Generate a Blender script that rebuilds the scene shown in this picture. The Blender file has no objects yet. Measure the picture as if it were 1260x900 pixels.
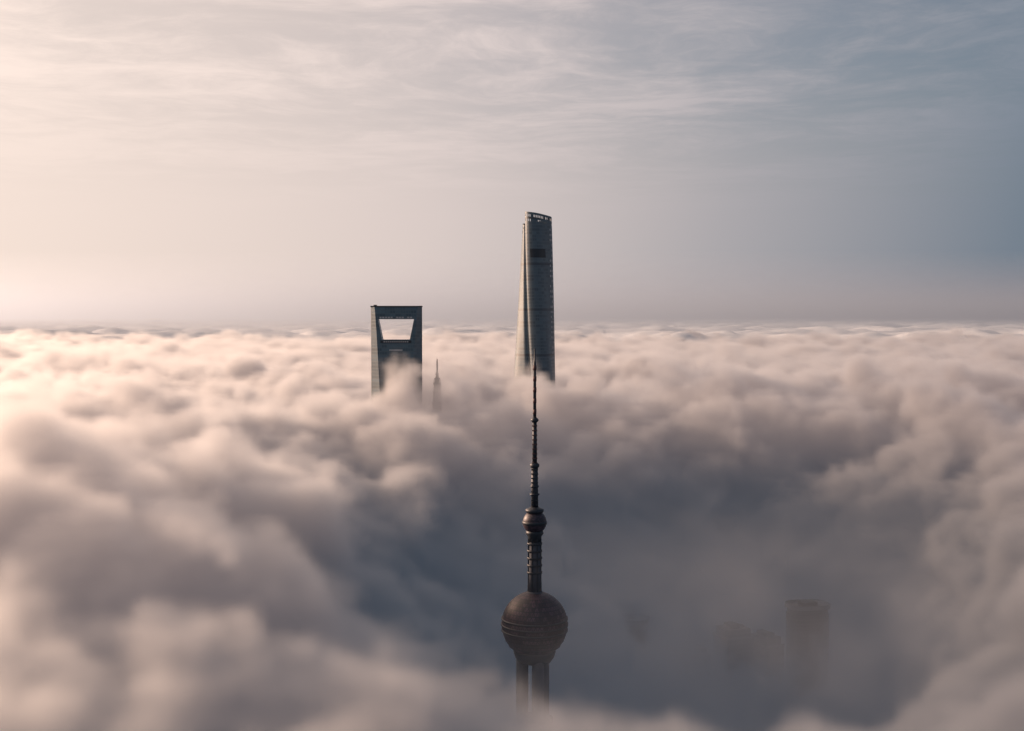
import bpy, bmesh, math, random
from mathutils import Vector
random.seed(4)
sc = bpy.context.scene
C = bpy.context.collection
H = 490.0
SUN_AZ, SUN_EL = math.radians(-62), math.radians(17)   # azimuth measured from +Y, negative = left
sun_dir = Vector((math.sin(SUN_AZ)*math.cos(SUN_EL), math.cos(SUN_AZ)*math.cos(SUN_EL), math.sin(SUN_EL)))

# ---------------------------------------------------------------- helpers
def link(o, parent=None):
    C.objects.link(o)
    if parent: o.parent = parent
    return o
def empty(name, loc=(0,0,0)):
    e = bpy.data.objects.new(name, None); e.location = loc; e.empty_display_size = 5
    return link(e)
def mesh_obj(name, verts, faces, mat, parent=None, smooth=False):
    me = bpy.data.meshes.new(name); me.from_pydata(verts, [], faces); me.update()
    if mat: me.materials.append(mat)
    if smooth:
        for p in me.polygons: p.use_smooth = True
    return link(bpy.data.objects.new(name, me), parent)
def fnode(nt, t, **kw):
    n = nt.nodes.new(t)
    for k, v in kw.items(): setattr(n, k, v)
    return n
def put(nt, sock, v):
    if isinstance(v, bpy.types.NodeSocket): nt.links.new(v, sock)
    elif v is not None: sock.default_value = v
def M(nt, op, a, b=None, c=None, clamp=False):
    n = fnode(nt, 'ShaderNodeMath', operation=op); n.use_clamp = clamp
    put(nt, n.inputs[0], a); put(nt, n.inputs[1], b); put(nt, n.inputs[2], c)
    return n.outputs[0]
def VM(nt, op, a, b=None):
    n = fnode(nt, 'ShaderNodeVectorMath', operation=op)
    put(nt, n.inputs[0], a); put(nt, n.inputs[1], b)
    return n.outputs[1] if op == 'DOT_PRODUCT' else n.outputs[0]
def noise(nt, vec, scale, detail, rough=0.5, out=0):
    n = fnode(nt, 'ShaderNodeTexNoise')
    put(nt, n.inputs['Vector'], vec); n.inputs['Scale'].default_value = scale
    n.inputs['Detail'].default_value = detail; n.inputs['Roughness'].default_value = rough
    return n.outputs[out]
def sep(nt, v):
    n = fnode(nt, 'ShaderNodeSeparateXYZ'); put(nt, n.inputs[0], v); return n.outputs
def comb(nt, x, y, z):
    n = fnode(nt, 'ShaderNodeCombineXYZ'); put(nt, n.inputs[0], x); put(nt, n.inputs[1], y); put(nt, n.inputs[2], z); return n.outputs[0]
def smooth(nt, v, a, b):
    n = fnode(nt, 'ShaderNodeMapRange', interpolation_type='SMOOTHSTEP')
    put(nt, n.inputs[0], v); n.inputs[1].default_value = a; n.inputs[2].default_value = b
    n.inputs[3].default_value = 0; n.inputs[4].default_value = 1
    return n.outputs[0]

# ---------------------------------------------------------------- materials
def new_mat(name):
    m = bpy.data.materials.new(name); m.use_nodes = True
    nt = m.node_tree; nt.nodes.clear()
    out = nt.nodes.new('ShaderNodeOutputMaterial')
    return m, nt, out
def plain(name, col, rough=0.6, metal=0.0, var=0.25, scale=0.15):
    m, nt, out = new_mat(name)
    b = nt.nodes.new('ShaderNodeBsdfPrincipled')
    tc = nt.nodes.new('ShaderNodeTexCoord')
    f = noise(nt, tc.outputs['Object'], scale, 5)
    mx = fnode(nt, 'ShaderNodeMix', data_type='RGBA')
    nt.links.new(f, mx.inputs[0])
    mx.inputs[6].default_value = [c*(1-var) for c in col]+[1]
    mx.inputs[7].default_value = [c*(1+var) for c in col]+[1]
    nt.links.new(mx.outputs[2], b.inputs['Base Color'])
    b.inputs['Roughness'].default_value = rough; b.inputs['Metallic'].default_value = metal
    nt.links.new(b.outputs[0], out.inputs[0])
    return m
def facade(name, glass, frame, fl=4.2, mull=3.0, rough=0.3, line=0.25, zone=None, spec=0.5):
    m, nt, out = new_mat(name)
    b = nt.nodes.new('ShaderNodeBsdfPrincipled')
    b.inputs['Specular IOR Level'].default_value = spec
    tc = nt.nodes.new('ShaderNodeTexCoord')
    s = sep(nt, tc.outputs['Object'])
    fz = M(nt, 'LESS_THAN', M(nt, 'FRACT', M(nt, 'DIVIDE', s[2], fl)), line)
    xy = M(nt, 'ADD', s[0], M(nt, 'MULTIPLY', s[1], 0.83))
    fx = M(nt, 'LESS_THAN', M(nt, 'FRACT', M(nt, 'DIVIDE', xy, mull)), 0.18)
    k = M(nt, 'MAXIMUM', fz, fx)
    if zone:
        zz = M(nt, 'LESS_THAN', M(nt, 'FRACT', M(nt, 'DIVIDE', s[2], zone)), 0.05)
    cell = fnode(nt, 'ShaderNodeTexWhiteNoise', noise_dimensions='3D')
    put(nt, cell.inputs[0], comb(nt, M(nt,'FLOOR',M(nt,'DIVIDE',xy,mull*2)), 0.0, M(nt,'FLOOR',M(nt,'DIVIDE',s[2],fl))))
    mx0 = fnode(nt, 'ShaderNodeMix', data_type='RGBA'); nt.links.new(cell.outputs[0], mx0.inputs[0])
    mx0.inputs[6].default_value = [c*0.7 for c in glass]+[1]; mx0.inputs[7].default_value = [c*1.35 for c in glass]+[1]
    mx = fnode(nt, 'ShaderNodeMix', data_type='RGBA'); nt.links.new(k, mx.inputs[0])
    nt.links.new(mx0.outputs[2], mx.inputs[6]); mx.inputs[7].default_value = list(frame)+[1]
    col = mx.outputs[2]
    if zone:
        m2 = fnode(nt, 'ShaderNodeMix', data_type='RGBA'); nt.links.new(zz, m2.inputs[0])
        nt.links.new(col, m2.inputs[6]); m2.inputs[7].default_value = (0.03,0.04,0.05,1); col = m2.outputs[2]
    nt.links.new(col, b.inputs['Base Color'])
    r = M(nt, 'ADD', M(nt, 'MULTIPLY', k, 0.2), rough)
    nt.links.new(r, b.inputs['Roughness'])
    nt.links.new(b.outputs[0], out.inputs[0])
    return m

m_conc = plain('tower_concrete', (0.065,0.07,0.085), 0.75)
m_steel = plain('antenna_steel', (0.03,0.035,0.045), 0.5, 0.3)
m_red = plain('antenna_red_paint', (0.08,0.035,0.035), 0.6)
m_dark = plain('dark_louvre', (0.022,0.027,0.034), 0.5)
m_trim = plain('light_trim', (0.45,0.45,0.45), 0.5)
m_ring = plain('grey_trim', (0.17,0.17,0.18), 0.6)

def sphere_panels():
    m, nt, out = new_mat('pearl_panels')
    b = nt.nodes.new('ShaderNodeBsdfPrincipled')
    tc = nt.nodes.new('ShaderNodeTexCoord'); s = sep(nt, tc.outputs['UV'])
    u = M(nt,'MULTIPLY',s[0],48.0); v = M(nt,'MULTIPLY',s[1],22.0)
    l1 = M(nt,'LESS_THAN',M(nt,'FRACT',v),0.2)
    l2 = M(nt,'LESS_THAN',M(nt,'FRACT',M(nt,'ADD',u,M(nt,'MULTIPLY',v,0.5))),0.16)
    l3 = M(nt,'LESS_THAN',M(nt,'FRACT',M(nt,'SUBTRACT',u,M(nt,'MULTIPLY',v,0.5))),0.16)
    k = M(nt,'MAXIMUM',l1,M(nt,'MAXIMUM',l2,l3))
    wn = fnode(nt,'ShaderNodeTexWhiteNoise',noise_dimensions='2D')
    put(nt, wn.inputs[0], comb(nt,M(nt,'FLOOR',u),M(nt,'FLOOR',v),0.0))
    mx = fnode(nt,'ShaderNodeMix',data_type='RGBA'); nt.links.new(wn.outputs[0],mx.inputs[0])
    mx.inputs[6].default_value=(0.018,0.010,0.016,1); mx.inputs[7].default_value=(0.11,0.06,0.08,1)
    m2 = fnode(nt,'ShaderNodeMix',data_type='RGBA'); nt.links.new(k,m2.inputs[0])
    nt.links.new(mx.outputs[2],m2.inputs[6]); m2.inputs[7].default_value=(0.010,0.012,0.018,1)
    nt.links.new(m2.outputs[2], b.inputs['Base Color'])
    b.inputs['Roughness'].default_value=0.5
    nt.links.new(b.outputs[0], out.inputs[0])
    return m
m_pearl = sphere_panels()

def revolve(name, prof, mat, parent, seg=48, loc=(0,0,0), smooth_=True):
    if prof[0][1] > prof[-1][1]: prof = prof[::-1]
    vs, fs = [], []
    for r, z in prof:
        for i in range(seg):
            a = 2*math.pi*i/seg
            vs.append((r*math.cos(a), r*math.sin(a), z))
    n = len(prof)
    for j in range(n-1):
        for i in range(seg):
            k = (i+1) % seg
            fs.append((j*seg+i, j*seg+k, (j+1)*seg+k, (j+1)*seg+i))
    fs.append(tuple(range(seg))[::-1]); fs.append(tuple((n-1)*seg+i for i in range(seg)))
    o = mesh_obj(name, vs, fs, mat, parent)
    me = o.data; uv = me.uv_layers.new(name='UVMap')
    for p in me.polygons:
        if len(p.vertices) == 4:
            base = p.index % seg; row = p.index // seg
            for q, li in enumerate(p.loop_indices):
                uu = base + (1 if q in (1,2) else 0); vv = row + (1 if q in (2,3) else 0)
                uv.data[li].uv = (uu/seg, vv/(n-1))
            p.use_smooth = smooth_
    o.location = loc
    return o
def ball(r, zc, n=24):
    return [(max(0.05, r*math.cos(t)), zc+r*math.sin(t)) for t in [-math.pi/2+math.pi*i/n for i in range(n+1)]]
def box(bm, x0,x1,y0,y1,z0,z1):
    v=[bm.verts.new(p) for p in ((x0,y0,z0),(x1,y0,z0),(x1,y1,z0),(x0,y1,z0),(x0,y0,z1),(x1,y0,z1),(x1,y1,z1),(x0,y1,z1))]
    for f in ((3,2,1,0),(4,5,6,7),(0,1,5,4),(1,2,6,5),(2,3,7,6),(3,0,4,7)): bm.faces.new([v[i] for i in f])
def boxes(name, lst, mat, parent):
    bm = bmesh.new()
    for b in lst: box(bm,*b)
    me = bpy.data.meshes.new(name); bm.to_mesh(me); bm.free(); me.materials.append(mat)
    return link(bpy.data.objects.new(name, me), parent)
def tube(name, p0, p1, r, mat, parent, seg=20):
    p0,p1=Vector(p0),Vector(p1); d=(p1-p0); L=d.length
    o = revolve(name, [(r,0),(r,L)], mat, parent, seg)
    o.location=p0; o.rotation_mode='QUATERNION'; o.rotation_quaternion=d.to_track_quat('Z','Y')
    return o

# ---------------------------------------------------------------- pearl broadcasting tower
S1 = 0.592
def zp(y): return H-(y-388)*S1
pt = empty('television_tower', (16.6, 888, 0))
revolve('antenna_tip', [(0.5,zp(430)+0.5),(0.7,zp(445)),(1.0,zp(446)),(1.2,zp(517))], m_steel, pt, 12)
for i in range(5):
    z=zp(510)+i*8
    revolve('antenna_band_%d'%(i+1), [(1.3,z),(1.3,z+3.5)], m_red, pt, 12)
revolve('antenna_ring_upper', [(1.3,zp(521)),(2.8,zp(518.5)),(2.8,zp(516.5)),(1.3,zp(514))], m_steel, pt, 16)
revolve('antenna_mid', [(1.75,zp(573)),(1.5,zp(519))], m_steel, pt, 12)
lat=[]
for i in range(9):
    z=zp(571)+i*3.4; lat.append((-1.9,1.9,-1.9,1.9,z,z+0.7))
boxes('antenna_mid_frames', lat, m_red, pt)
revolve('antenna_ring_lower', [(1.8,zp(578)),(3.4,zp(575)),(3.4,zp(572)),(1.8,zp(570))], m_steel, pt, 20)
revolve('mast', [(2.7,zp(630)),(2.3,zp(575))], m_steel, pt, 16)
ml=[]
for i in range(10):
    z=zp(628)+i*3.2; ml.append((-2.5,2.5,-2.5,2.5,z,z+1.0))
boxes('mast_platforms', ml, m_dark, pt)
for i,(yy,r) in enumerate(((610,3.6),(600,3.1))):
    revolve('mast_ring_%d'%i,[(2.4,zp(yy)-.8),(r,zp(yy)),(r,zp(yy)+.8),(2.4,zp(yy)+1.2)],m_steel,pt,20)
revolve('small_sphere_collar', [(5.6,zp(633)),(6.7,zp(630.5)),(6.7,zp(628)),(5.0,zp(627)),(3.0,zp(625))], m_steel, pt, 32)
revolve('small_sphere', ball(8.7, zp(644)), m_pearl, pt, 48)
revolve('small_sphere_belt', [(8.6,zp(646.5)),(9.05,zp(646)),(9.05,zp(643)),(8.6,zp(642.5))], m_dark, pt, 48)
revolve('small_sphere_base', [(5.0,zp(668)),(5.0,zp(662)),(6.6,zp(658)),(6.0,zp(654))], m_dark, pt, 32)
revolve('shaft', [(5.3,zp(735)),(5.0,zp(712)),(4.7,zp(660))], m_conc, pt, 32)
rib=[]
for i in range(8):
    a=2*math.pi*(i+.5)/8; x,y=4.9*math.cos(a),4.9*math.sin(a)
    rib.append((x-.45,x+.45,y-.45,y+.45,zp(732),zp(664)))
boxes('shaft_ribs', rib, m_dark, pt)
for i,yy in enumerate((672,681,690,699,708)):
    revolve('shaft_band_%d'%i,[(5.4,zp(yy)),(5.6,zp(yy)+.2),(5.6,zp(yy)+1.4),(5.4,zp(yy)+1.6)],m_dark,pt,32)
revolve('shaft_foot', [(9.5,zp(741)),(9.5,zp(738)),(8.0,zp(736)),(6.3,zp(733)),(5.5,zp(730))], m_conc, pt, 40)
revolve('main_sphere', ball(24.3, zp(771.5), 44), m_pearl, pt, 96)
revolve('main_sphere_cap', [(14.5,zp(743.5)),(14,zp(739.5)),(9.6,zp(738.5))], m_dark, pt, 48)
for i,(yy,rr) in enumerate(((764,24.5),(771,24.8),(778,24.5),(790,21.6),(797,19.0))):
    revolve('main_sphere_gallery_%d'%i,[(rr-.8,zp(yy)-1.0),(rr,zp(yy)-.8),(rr,zp(yy)+.5),(rr-.8,zp(yy)+.7)],m_dark,pt,96)
revolve('main_sphere_skirt', [(12,zp(818)),(14.5,zp(812)),(15.5,zp(806)),(15.5,zp(803))], m_dark, pt, 48)
for i in range(3):
    a=math.radians(-90+120*i+15); x,y=9.3*math.cos(a),9.3*math.sin(a)
    revolve('column_%d'%(i+1), [(4.5,0),(4.5,zp(806))], m_conc, pt, 32, (x,y,0))
    tube('leg_%d'%(i+1), (55*math.cos(a),55*math.sin(a),0), (9*math.cos(a),9*math.sin(a),92), 3.5, m_conc, pt)
revolve('lower_sphere', ball(25, 93, 40), m_pearl, pt, 72)
for i,z in enumerate((140,165,190)):
    revolve('column_tie_%d'%i,[(13.6,z),(14.2,z+.4),(14.2,z+3),(13.6,z+3.4)],m_conc,pt,40)

# ---------------------------------------------------------------- world financial tower (trapezoid opening)
m_fin = facade('blue_glass_facade', (0.055,0.092,0.115), (0.08,0.115,0.135), 4.2, 3.2, 0.3, spec=0.7)
fin = empty('trapezoid_opening_skyscraper', (-142, 1500, 0))
TOP=H+10
def half_depth(z):
    t=(TOP-z)/TOP
    return 5.5+ 26*(t**0.80)
vs,fs=[],[]
lv=[TOP*i/60 for i in range(61)]
W=31.5
for z in lv:
    t=half_depth(z); t=min(t,W-0.5)
    a=W-t*0.92
    vs += [(-W,0.0,z),(-a,-t,z),(a,-t,z),(W,0,z),(a,t,z),(-a,t,z)]
for j in range(60):
    for i in range(6):
        k=(i+1)%6; fs.append((j*6+i,j*6+k,(j+1)*6+k,(j+1)*6+i))
fs.append((5,4,3,2,1,0)); fs.append(tuple(60*6+i for i in range(6)))
body=mesh_obj('glass_body',vs,fs,m_fin,None)
bm=bmesh.new()
z0,z1=H-(418-388),H-(393-388)
cv=[bm.verts.new(p) for p in ((-17,-40,z0),(17,-40,z0),(22,-40,z1),(-22,-40,z1),(-17,40,z0),(17,40,z0),(22,40,z1),(-22,40,z1))]
for f in ((3,2,1,0),(4,5,6,7),(0,1,5,4),(1,2,6,5),(2,3,7,6),(3,0,4,7)): bm.faces.new([cv[i] for i in f])
bmesh.ops.recalc_face_normals(bm, faces=bm.faces)
me=bpy.data.meshes.new('cut'); bm.to_mesh(me); bm.free()
cut=link(bpy.data.objects.new('cut',me))
md=body.modifiers.new('b','BOOLEAN'); md.object=cut; md.operation='DIFFERENCE'; md.solver='EXACT'
dg=bpy.context.evaluated_depsgraph_get()
nm=bpy.data.meshes.new_from_object(body.evaluated_get(dg))
body.modifiers.clear(); body.data=nm
bpy.data.objects.remove(cut)
body.parent=fin
t1=half_depth(z1)
boxes('observation_deck_windows',[(-20+i*3.4,-20+i*3.4+2.2,-t1-.35,-t1+.4,z1+1.2,z1+3.0) for i in range(12) if i not in (5,9)],m_trim,fin)
t0=half_depth(z0)
boxes('lower_deck_windows',[(-15+i*2.6,-15+i*2.6+1.5,-t0-.5,-t0+.2,z0-3.2,z0-1.9) for i in range(12)],m_trim,fin)
boxes('lower_deck_band',[(-19,19,-t0-.35,-t0+.2,z0-4.2,z0-0.8)],m_dark,fin)
boxes('roof_coping',[(-W-.4,W+.4,-1.2,1.2,TOP-.2,TOP+1.4),(-25,25,-5.9,-5.0,TOP-.2,TOP+1.0),(-25,25,5.0,5.9,TOP-.2,TOP+1.0),(-28,-24,-2,2,TOP+.5,TOP+2.6)],m_dark,fin)
boxes('facade_recess',[(-8,8,-half_depth(z0-14)-.5,-half_depth(z0-14)+.5,z0-13.4,z0-12)],m_trim,fin)

# ---------------------------------------------------------------- twisting skyscraper
m_tw = facade('twisted_glass_facade', (0.05,0.078,0.098), (0.075,0.105,0.125), 4.5, 3.0, 0.34, 0.3, 62.0, spec=0.85)
tw = empty('twisting_skyscraper', (33, 1680, 0))
NS, NZ = 144, 200
PH=-1.94
vs,fs=[],[]
def ztop(f):
    return 632-19*f
def skin_r(phi,z):
    R=28.0*math.exp(-0.00163*(z-405))
    dn=min(phi%(2*math.pi),2*math.pi-phi%(2*math.pi))
    return R*(1+0.10*math.cos(3*phi+PH))-R*0.15*math.exp(-(dn/0.15)**2)
for j in range(NZ+1):
    for i in range(NS):
        f=i/(NS-1); phi=2*math.pi*f
        z=ztop(f)*(j/NZ)
        r=skin_r(phi,z)
        th=phi+math.radians(206)+math.radians(120)*(632-z)/632
        vs.append((r*math.cos(th),r*math.sin(th),z))
for j in range(NZ):
    for i in range(NS):
        k=(i+1)%NS
        za=vs[j*NS+i][2]
        top=ztop(i/(NS-1))
        d=top-za
        if k and 3.5<d<14 and (j%2==0) and (i%3==0) and random.random()<0.7: continue
        fs.append((j*NS+i,j*NS+k,(j+1)*NS+k,(j+1)*NS+i))
o=mesh_obj('glass_skin',vs,fs,m_tw,tw,True)
vs2=[];fs2=[]
for j,z in enumerate((0,300,590)):
    for i in range(32):
        a=2*math.pi*i/32; r=0.72*28.5*math.exp(-0.00163*(z-405)); vs2.append((r*math.cos(a),r*math.sin(a),z))
for j in range(2):
    for i in range(32):
        k=(i+1)%32; fs2.append((j*32+i,j*32+k,(j+1)*32+k,(j+1)*32+i))
fs2.append(tuple(64+i for i in range(32)))
mesh_obj('core',vs2,fs2,m_dark,tw)
def skin_pt(f,z,off):
    phi=2*math.pi*f
    r=skin_r(phi,z)+off
    th=phi+math.radians(206)+math.radians(120)*(632-z)/632
    return (r*math.cos(th),r*math.sin(th),z)
def patch(f0,f1,z0,z1,off=0.3,n=8):
    v=[];q=[]
    for j in range(2):
        for i in range(n+1): v.append(skin_pt(f0+(f1-f0)*i/n,(z0,z1)[j],off))
    for i in range(n): q.append((i,i+1,n+2+i,n+1+i))
    return v,q
av,aq=[],[]
def addp(p):
    b=len(av); av.extend(p[0]); aq.extend([tuple(b+x for x in f) for f in p[1]])
addp(patch(0.09,0.26,568,580))
mesh_obj('mechanical_louvres',av,aq,m_dark,tw)
av,aq=[],[]
for zz in range(430,626,7):
    fr=0.36-0.333*(632-zz)/632
    for q in range(2):
        f0=fr+0.030*q
        if random.random()<0.8: addp(patch(f0,f0+0.014,zz,zz+3.0,0.35,1))
mesh_obj('side_light_panels',av,aq,m_trim,tw)

# ---------------------------------------------------------------- pagoda-crowned tower (only its spire shows)
jm = empty('pagoda_skyscraper', (-91, 1480, 0))
m_jm = facade('silver_facade',(0.05,0.06,0.07),(0.08,0.08,0.09),4,2.2,0.35)
tiers=[(0,180,27),(180,255,24.5),(255,305,21),(305,337,17),(337,358,12.5),(358,373,8.5),(373,385,5.6),(385,398,4.8),(398,408,4.0),(408,414,3.0)]
b=[(-w,w,-w,w,a+0.0,c) for a,c,w in tiers]
boxes('tiers',b,m_jm,jm)
boxes('tier_cornices',[(-w-.6,w+.6,-w-.6,w+.6,c-1.6,c-.6) for a,c,w in tiers],m_dark,jm)
revolve('spire',[(2.0,413),(1.5,420),(1.0,422),(0.9,430),(0.5,437)],m_steel,jm,12)
boxes('crown_fins',[(-4.4,-3.8,-.3,.3,400,412),(3.8,4.4,-.3,.3,400,412),(-.3,.3,-4.4,-3.8,400,412),(-2.2,2.2,-2.2,2.2,418,419)],m_steel,jm)

# ---------------------------------------------------------------- low city buildings in the cloud gap
fac=[facade('office_facade_a',(0.03,0.035,0.04),(0.07,0.07,0.075),3.8,4.0,0.4,0.4),
     facade('office_facade_b',(0.025,0.03,0.04),(0.08,0.08,0.085),4.5,3.0,0.4,0.45),
     facade('office_facade_c',(0.035,0.04,0.045),(0.06,0.065,0.07),3.5,5.0,0.3,0.3)]
def building(px,py,s,w,d,rot=0.0,kind=0,mat=0):
    x=(px-630)*s; y=1500*s; top=H-(py-388)*s
    e=empty('office_building',(x,y,0)); e.rotation_euler[2]=rot
    f=fac[mat]
    if kind==1:
        vs,fs=[],[];n=48
        prof=[(1,0),(1,top-10),(0.94,top-10),(0.94,top-4),(1.06,top-4),(1.06,top),(0.98,top),(0.98,top-3),(0.0001,top-3)]
        for r,z in prof:
            for i in range(n):
                a=2*math.pi*i/n; c,sn=math.cos(a),math.sin(a)
                vs.append((w/2*r*math.copysign(abs(c)**0.6,c),d/2*r*math.copysign(abs(sn)**0.6,sn),z))
        for j in range(len(prof)-1):
            for i in range(n):
                k=(i+1)%n; fs.append((j*n+i,j*n+k,(j+1)*n+k,(j+1)*n+i))
        mesh_obj('walls',vs,fs,f,e)
        mesh_obj('crown_ring',[(v[0]*1.004,v[1]*1.004,v[2]) for v in vs[4*n:6*n]],[(i,(i+1)%n,n+(i+1)%n,n+i) for i in range(n)],m_ring,e)
        boxes('roof_plant',[(-w*.2,w*.2,-d*.2,d*.2,top-3,top+1.5)],m_dark,e)
    else:
        boxes('walls',[(-w/2,w/2,-d/2,d/2,0,top-8),(-w*.42,w*.42,-d*.42,d*.42,top-8,top)],f,e)
        boxes('parapet',[(-w/2-.3,w/2+.3,-d/2-.3,-d/2+.6,top-8.5,top-6.8),(-w/2-.3,w/2+.3,d/2-.6,d/2+.3,top-8.5,top-6.8)],m_ring,e)
        boxes('roof_plant',[(-w*.22,w*.1,-d*.2,d*.25,top,top+4),(w*.15,w*.3,-d*.2,0,top,top+2.5)],m_dark,e)
        if kind==2: boxes('roof_mast',[(-.5,.5,-.5,.5,top+4,top+22)],m_steel,e)
for a in ((997,745,0.80,40,30,0.2,1,0),(768,762,0.78,48,30,-0.3,1,2),(930,715,0.88,34,30,0.1,0,1),
          (1055,716,0.84,46,26,-0.15,0,0),(972,712,0.86,22,22,0.3,2,2),(905,775,0.80,30,28,0.4,0,1),
          (725,748,0.86,24,24,0.1,0,0),(1085,760,0.82,30,30,0.2,0,1),(850,800,0.8,40,24,0.0,0,0),(945,785,0.80,22,30,0.5,0,2),(1050,800,0.84,34,22,0.1,0,1)):
    building(*a)

# ---------------------------------------------------------------- ground
m_ground = plain('city_ground',(0.05,0.052,0.056),0.9,0,0.5,0.01)
R0=90000
g=mesh_obj('ground',[(-R0,-R0,0),(R0,-R0,0),(R0,R0,0),(-R0,R0,0)],[(0,1,2,3)],m_ground)

# ---------------------------------------------------------------- clouds
VALLEYS=[(-230,85,845,180,310),(-245,290,1050,175,260),(-35,30,1230,180,110)]
MOUNDS=[(50,430,850,115,230),(26,-135,1400,95,90),(30,75,1540,90,90),(30,-300,760,160,200),(24,30,1230,110,110),(20,-200,600,110,140),(25,330,1500,200,120),
        (-45,30,240,600,260),(-4,30,540,90,90)]
def gsum(nt,X,Y,lst):
    tot=None
    for A,x0,y0,sx,sy in lst:
        dx=M(nt,'DIVIDE',M(nt,'SUBTRACT',X,float(x0)),float(sx)); dy=M(nt,'DIVIDE',M(nt,'SUBTRACT',Y,float(y0)),float(sy))
        q=M(nt,'ADD',M(nt,'MULTIPLY',dx,dx),M(nt,'MULTIPLY',dy,dy))
        e=M(nt,'MULTIPLY',M(nt,'EXPONENT',M(nt,'MULTIPLY',q,-1.0)),float(A))
        tot=e if tot is None else M(nt,'ADD',tot,e)
    return tot
def cloud_height(nt,pos):
    s=sep(nt,pos); X,Y=s[0],s[1]
    flat=comb(nt,X,M(nt,'MULTIPLY',Y,0.85),0.0)
    wv=fnode(nt,'ShaderNodeTexNoise'); put(nt,wv.inputs['Vector'],flat); wv.inputs['Scale'].default_value=1/260; wv.inputs['Detail'].default_value=2
    off=VM(nt,'MULTIPLY',VM(nt,'SUBTRACT',wv.outputs[1],(0.5,0.5,0.5)),(190.0,190.0,0.0))
    wp=VM(nt,'ADD',flat,off)
    wp2=VM(nt,'ADD',comb(nt,X,Y,0.0),VM(nt,'MULTIPLY',off,(0.6,0.6,0.0)))
    ws=sep(nt,wp2)
    n1=noise(nt,wp,1/300,2.5,0.45)
    n2=noise(nt,wp,1/1700,2,0.5)
    n3=noise(nt,wp,1/110,2,0.5)
    near=M(nt,'ADD',M(nt,'MULTIPLY',M(nt,'SUBTRACT',n1,0.5),135.0),M(nt,'MULTIPLY',M(nt,'SUBTRACT',n3,0.5),40.0))
    near=M(nt,'ADD',near,M(nt,'MULTIPLY',M(nt,'SUBTRACT',n2,0.5),60.0))
    V=gsum(nt,ws[0],ws[1],VALLEYS)
    G=gsum(nt,ws[0],ws[1],MOUNDS)
    h=M(nt,'ADD',M(nt,'ADD',near,392.0),M(nt,'ADD',V,G))
    return h,V,s
def body_height(nt,h,V,s):
    fade=M(nt,'SUBTRACT',1.0,smooth(nt,s[1],3900.0,5100.0))
    z=M(nt,'SUBTRACT',M(nt,'ADD',h,M(nt,'MULTIPLY',V,0.9)),M(nt,'MULTIPLY',fade,58.0))
    return M(nt,'MAXIMUM',z,-20.0)

def vapour(name,k,step):
    # single scattering is traced; the light scattered many times inside the droplets is
    # added as a weak glow of the vapour, stronger in the upper, better lit layers
    m,nt,out=new_mat(name)
    at=fnode(nt,'ShaderNodeAttribute',attribute_name='density')
    d=M(nt,'MULTIPLY',at.outputs['Fac'],k)
    s1=nt.nodes.new('ShaderNodeVolumeScatter'); s1.inputs['Color'].default_value=(1,1,1,1); s1.inputs['Anisotropy'].default_value=0.62
    nt.links.new(d,s1.inputs['Density'])
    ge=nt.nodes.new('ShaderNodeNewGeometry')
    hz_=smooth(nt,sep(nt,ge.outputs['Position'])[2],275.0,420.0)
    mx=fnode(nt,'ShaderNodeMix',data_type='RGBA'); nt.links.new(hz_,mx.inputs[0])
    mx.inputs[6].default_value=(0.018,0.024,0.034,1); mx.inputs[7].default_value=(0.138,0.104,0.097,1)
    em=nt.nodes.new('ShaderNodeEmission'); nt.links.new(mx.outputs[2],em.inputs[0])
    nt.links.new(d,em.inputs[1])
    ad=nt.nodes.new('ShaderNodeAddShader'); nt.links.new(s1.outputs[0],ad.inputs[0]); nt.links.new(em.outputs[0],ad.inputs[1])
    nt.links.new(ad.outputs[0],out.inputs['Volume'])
    m.cycles.volume_step_rate=step
    return m
m_vap=vapour('cloud_vapour',0.065,4.0)

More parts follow.
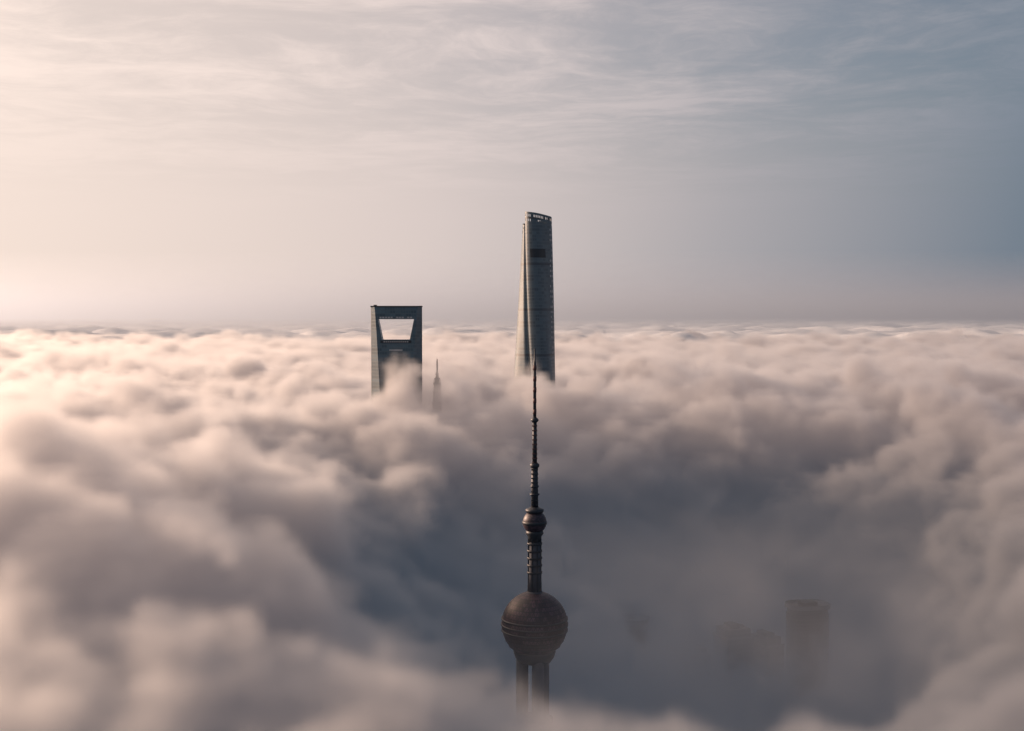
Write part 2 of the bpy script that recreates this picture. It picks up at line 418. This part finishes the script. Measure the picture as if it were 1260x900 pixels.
cs=empty('cloud_sea')
def vapour_grid(name,mn,mx,res,mat):
    ng=bpy.data.node_groups.new(name,'GeometryNodeTree')
    ng.interface.new_socket('Geometry',in_out='INPUT',socket_type='NodeSocketGeometry')
    ng.interface.new_socket('Geometry',in_out='OUTPUT',socket_type='NodeSocketGeometry')
    nt=ng
    go=nt.nodes.new('NodeGroupOutput')
    pos=nt.nodes.new('GeometryNodeInputPosition').outputs[0]
    h,V,s=cloud_height(nt,pos)
    w=fnode(nt,'ShaderNodeTexNoise'); put(nt,w.inputs['Vector'],pos); w.inputs['Scale'].default_value=1/65; w.inputs['Detail'].default_value=3
    p3=VM(nt,'ADD',pos,VM(nt,'MULTIPLY',VM(nt,'SUBTRACT',w.outputs[1],(0.5,0.5,0.5)),(85.0,85.0,65.0)))
    b1=noise(nt,p3,1/115,5,0.62)
    vo=fnode(nt,'ShaderNodeTexVoronoi',feature='F1'); put(nt,vo.inputs['Vector'],p3); vo.inputs['Scale'].default_value=1/75
    puff=M(nt,'MULTIPLY',M(nt,'SUBTRACT',0.45,vo.outputs['Distance']),45.0)
    v2=fnode(nt,'ShaderNodeTexVoronoi',feature='F1'); put(nt,v2.inputs['Vector'],p3); v2.inputs['Scale'].default_value=1/32
    puff=M(nt,'ADD',puff,M(nt,'MULTIPLY',M(nt,'SUBTRACT',0.45,v2.outputs['Distance']),22.0))
    H3=M(nt,'ADD',M(nt,'ADD',h,puff),M(nt,'MULTIPLY',M(nt,'SUBTRACT',b1,0.5),180.0))
    d=M(nt,'DIVIDE',M(nt,'SUBTRACT',H3,s[2]),20.0,clamp=True)
    d=M(nt,'POWER',d,1.5)
    b2=noise(nt,p3,1/150,4,0.6)
    base=M(nt,'ADD',M(nt,'MULTIPLY',smooth(nt,s[1],880.0,1120.0),0.038),0.009)
    fog=M(nt,'MULTIPLY',smooth(nt,s[2],340.0,200.0),M(nt,'ADD',M(nt,'MULTIPLY',smooth(nt,b2,0.50,0.76),0.12),base))
    d=M(nt,'MAXIMUM',d,fog)
    bz=body_height(nt,h,V,s)
    d=M(nt,'MULTIPLY',d,M(nt,'GREATER_THAN',s[2],M(nt,'SUBTRACT',bz,14.0)))
    vc=nt.nodes.new('GeometryNodeVolumeCube')
    nt.links.new(d,vc.inputs['Density']); vc.inputs['Background'].default_value=0
    vc.inputs['Min'].default_value=mn; vc.inputs['Max'].default_value=mx
    vc.inputs['Resolution X'].default_value=res[0]; vc.inputs['Resolution Y'].default_value=res[1]; vc.inputs['Resolution Z'].default_value=res[2]
    sm=nt.nodes.new('GeometryNodeSetMaterial'); nt.links.new(vc.outputs[0],sm.inputs[0]); sm.inputs['Material'].default_value=mat
    nt.links.new(sm.outputs[0],go.inputs[0])
    vol=bpy.data.volumes.new(name); vol.materials.append(mat)
    o=link(bpy.data.objects.new(name,vol),cs)
    md=o.modifiers.new('gn','NODES'); md.node_group=ng
    return o
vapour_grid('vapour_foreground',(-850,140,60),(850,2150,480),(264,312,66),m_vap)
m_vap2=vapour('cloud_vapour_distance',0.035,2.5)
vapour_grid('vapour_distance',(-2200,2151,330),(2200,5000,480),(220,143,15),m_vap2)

m_cb,nt,out=new_mat('cloud_body')
bs=nt.nodes.new('ShaderNodeBsdfDiffuse'); bs.inputs[0].default_value=(0.62,0.63,0.65,1)
nt.links.new(bs.outputs[0],out.inputs[0])
NA,NR=420,460
vs=[];fs=[]
for j in range(NR+1):
    r=80*(80000/80)**(j/NR)
    for i in range(NA+1):
        a=math.radians(-82+164*i/NA)
        vs.append((r*math.sin(a),r*math.cos(a),0))
for j in range(NR):
    for i in range(NA):
        q=j*(NA+1)+i; fs.append((q,q+1,q+NA+2,q+NA+1))
cb=mesh_obj('cloud_body',vs,fs,m_cb,cs,True)
ng=bpy.data.node_groups.new('cloud_body','GeometryNodeTree'); nt=ng
ng.interface.new_socket('Geometry',in_out='INPUT',socket_type='NodeSocketGeometry')
ng.interface.new_socket('Geometry',in_out='OUTPUT',socket_type='NodeSocketGeometry')
gi=nt.nodes.new('NodeGroupInput'); go=nt.nodes.new('NodeGroupOutput')
pos=nt.nodes.new('GeometryNodeInputPosition').outputs[0]
h,V,s=cloud_height(nt,pos)
z=body_height(nt,h,V,s)
sp=nt.nodes.new('GeometryNodeSetPosition'); nt.links.new(gi.outputs[0],sp.inputs[0])
nt.links.new(comb(nt,s[0],s[1],z),sp.inputs['Position'])
nt.links.new(sp.outputs[0],go.inputs[0])
md=cb.modifiers.new('gn','NODES'); md.node_group=ng

# distant haze
m_hz,nt,out=new_mat('haze')
v=nt.nodes.new('ShaderNodeVolumeScatter'); v.inputs['Color'].default_value=(0.86,0.91,1,1); v.inputs['Density'].default_value=0.80/6000; v.inputs['Anisotropy'].default_value=0.6
va=nt.nodes.new('ShaderNodeVolumeAbsorption'); va.inputs['Color'].default_value=(0.0,0.42,0.95,1); va.inputs['Density'].default_value=0.24/6000
ad=nt.nodes.new('ShaderNodeAddShader'); nt.links.new(v.outputs[0],ad.inputs[0]); nt.links.new(va.outputs[0],ad.inputs[1])
nt.links.new(ad.outputs[0],out.inputs['Volume'])
boxes('haze',[(-60000,60000,5060,88000,330,760)],m_hz,None)

# ---------------------------------------------------------------- sky
w=bpy.data.worlds.new('World'); sc.world=w; w.use_nodes=True
nt=w.node_tree; nt.nodes.clear()
out=nt.nodes.new('ShaderNodeOutputWorld'); bg=nt.nodes.new('ShaderNodeBackground')
sky=nt.nodes.new('ShaderNodeTexSky'); sky.sky_type='NISHITA'; sky.sun_disc=False
sky.sun_elevation=SUN_EL; sky.sun_rotation=SUN_AZ; sky.altitude=500; sky.dust_density=2.0
tc=nt.nodes.new('ShaderNodeTexCoord'); D=tc.outputs['Generated']
D=VM(nt,'NORMALIZE',D)
ds=sep(nt,D)
dot=VM(nt,'DOT_PRODUCT',D,tuple(sun_dir))
dp=M(nt,'ADD',M(nt,'MULTIPLY',dot,0.5),0.5)
cr=nt.nodes.new('ShaderNodeValToRGB'); nt.links.new(dp,cr.inputs[0])
els=[(0.0,(0.08,0.13,0.20)),(0.45,(0.10,0.15,0.215)),(0.555,(0.18,0.22,0.275)),(0.66,(0.42,0.395,0.415)),(0.76,(0.71,0.605,0.575)),(0.89,(0.95,0.78,0.69)),(0.95,(1.7,1.22,0.92)),(1.0,(9.0,6.0,4.1))]
e=cr.color_ramp.elements
e[0].position=els[0][0]; e[0].color=els[0][1]+(1,)
e[1].position=els[-1][0]; e[1].color=els[-1][1]+(1,)
for p,c in els[1:-1]:
    x=e.new(p); x.color=c+(1,)
zz=M(nt,'MAXIMUM',ds[2],0.03)
pl=comb(nt,M(nt,'DIVIDE',ds[0],zz),M(nt,'DIVIDE',ds[1],zz),0.0)
wn=fnode(nt,'ShaderNodeTexNoise'); put(nt,wn.inputs['Vector'],pl); wn.inputs['Scale'].default_value=0.7; wn.inputs['Detail'].default_value=4
pl2=VM(nt,'ADD',pl,VM(nt,'MULTIPLY',VM(nt,'SUBTRACT',wn.outputs[1],(0.5,0.5,0.5)),(0.9,1.5,0.0)))
c1=noise(nt,pl2,0.5,3,0.5); c2=noise(nt,pl2,3.4,8,0.66)
ci=M(nt,'ADD',M(nt,'MULTIPLY',c1,0.64),M(nt,'MULTIPLY',c2,0.36))
ci=smooth(nt,ci,0.39,0.63)
up=smooth(nt,ds[2],0.07,0.22)
k=M(nt,'MULTIPLY',ci,up)
mul=M(nt,'ADD',M(nt,'MULTIPLY',k,0.20),M(nt,'SUBTRACT',1.0,M(nt,'MULTIPLY',up,0.08)))
veil=VM(nt,'SCALE',cr.outputs[0]); nt.links.new(mul,veil.node.inputs['Scale'])
skm=VM(nt,'SCALE',sky.outputs[0]); skm.node.inputs['Scale'].default_value=0.08
mx=fnode(nt,'ShaderNodeMix',data_type='RGBA')
away=M(nt,'SUBTRACT',1.0,M(nt,'MULTIPLY',smooth(nt,dp,0.60,0.85),0.8))
fac_=M(nt,'MULTIPLY',M(nt,'MULTIPLY',M(nt,'SUBTRACT',1.0,ci),M(nt,'MULTIPLY',up,0.55)),away)
nt.links.new(M(nt,'ADD',fac_,0.05),mx.inputs[0]); nt.links.new(veil,mx.inputs[6]); nt.links.new(skm,mx.inputs[7])
nt.links.new(mx.outputs[2],bg.inputs[0]); bg.inputs[1].default_value=1.0
nt.links.new(bg.outputs[0],out.inputs[0])

# ---------------------------------------------------------------- sun
L=bpy.data.lights.new('sun','SUN'); L.energy=5.0; L.angle=math.radians(2.0); L.color=(1.0,0.70,0.53)
so=link(bpy.data.objects.new('sun',L)); so.rotation_mode='QUATERNION'; so.rotation_quaternion=sun_dir.to_track_quat('Z','Y')

# ---------------------------------------------------------------- camera
cam=bpy.data.cameras.new('camera'); co=link(bpy.data.objects.new('camera',cam))
cam.sensor_width=36; cam.lens=36*1500/1260; cam.clip_start=1; cam.clip_end=200000
co.location=(0,0,H); co.rotation_euler=(math.radians(90)-math.atan(62/1500),0,0)
sc.camera=co
sc.view_settings.view_transform='Standard'; sc.view_settings.look='None'; sc.view_settings.exposure=0
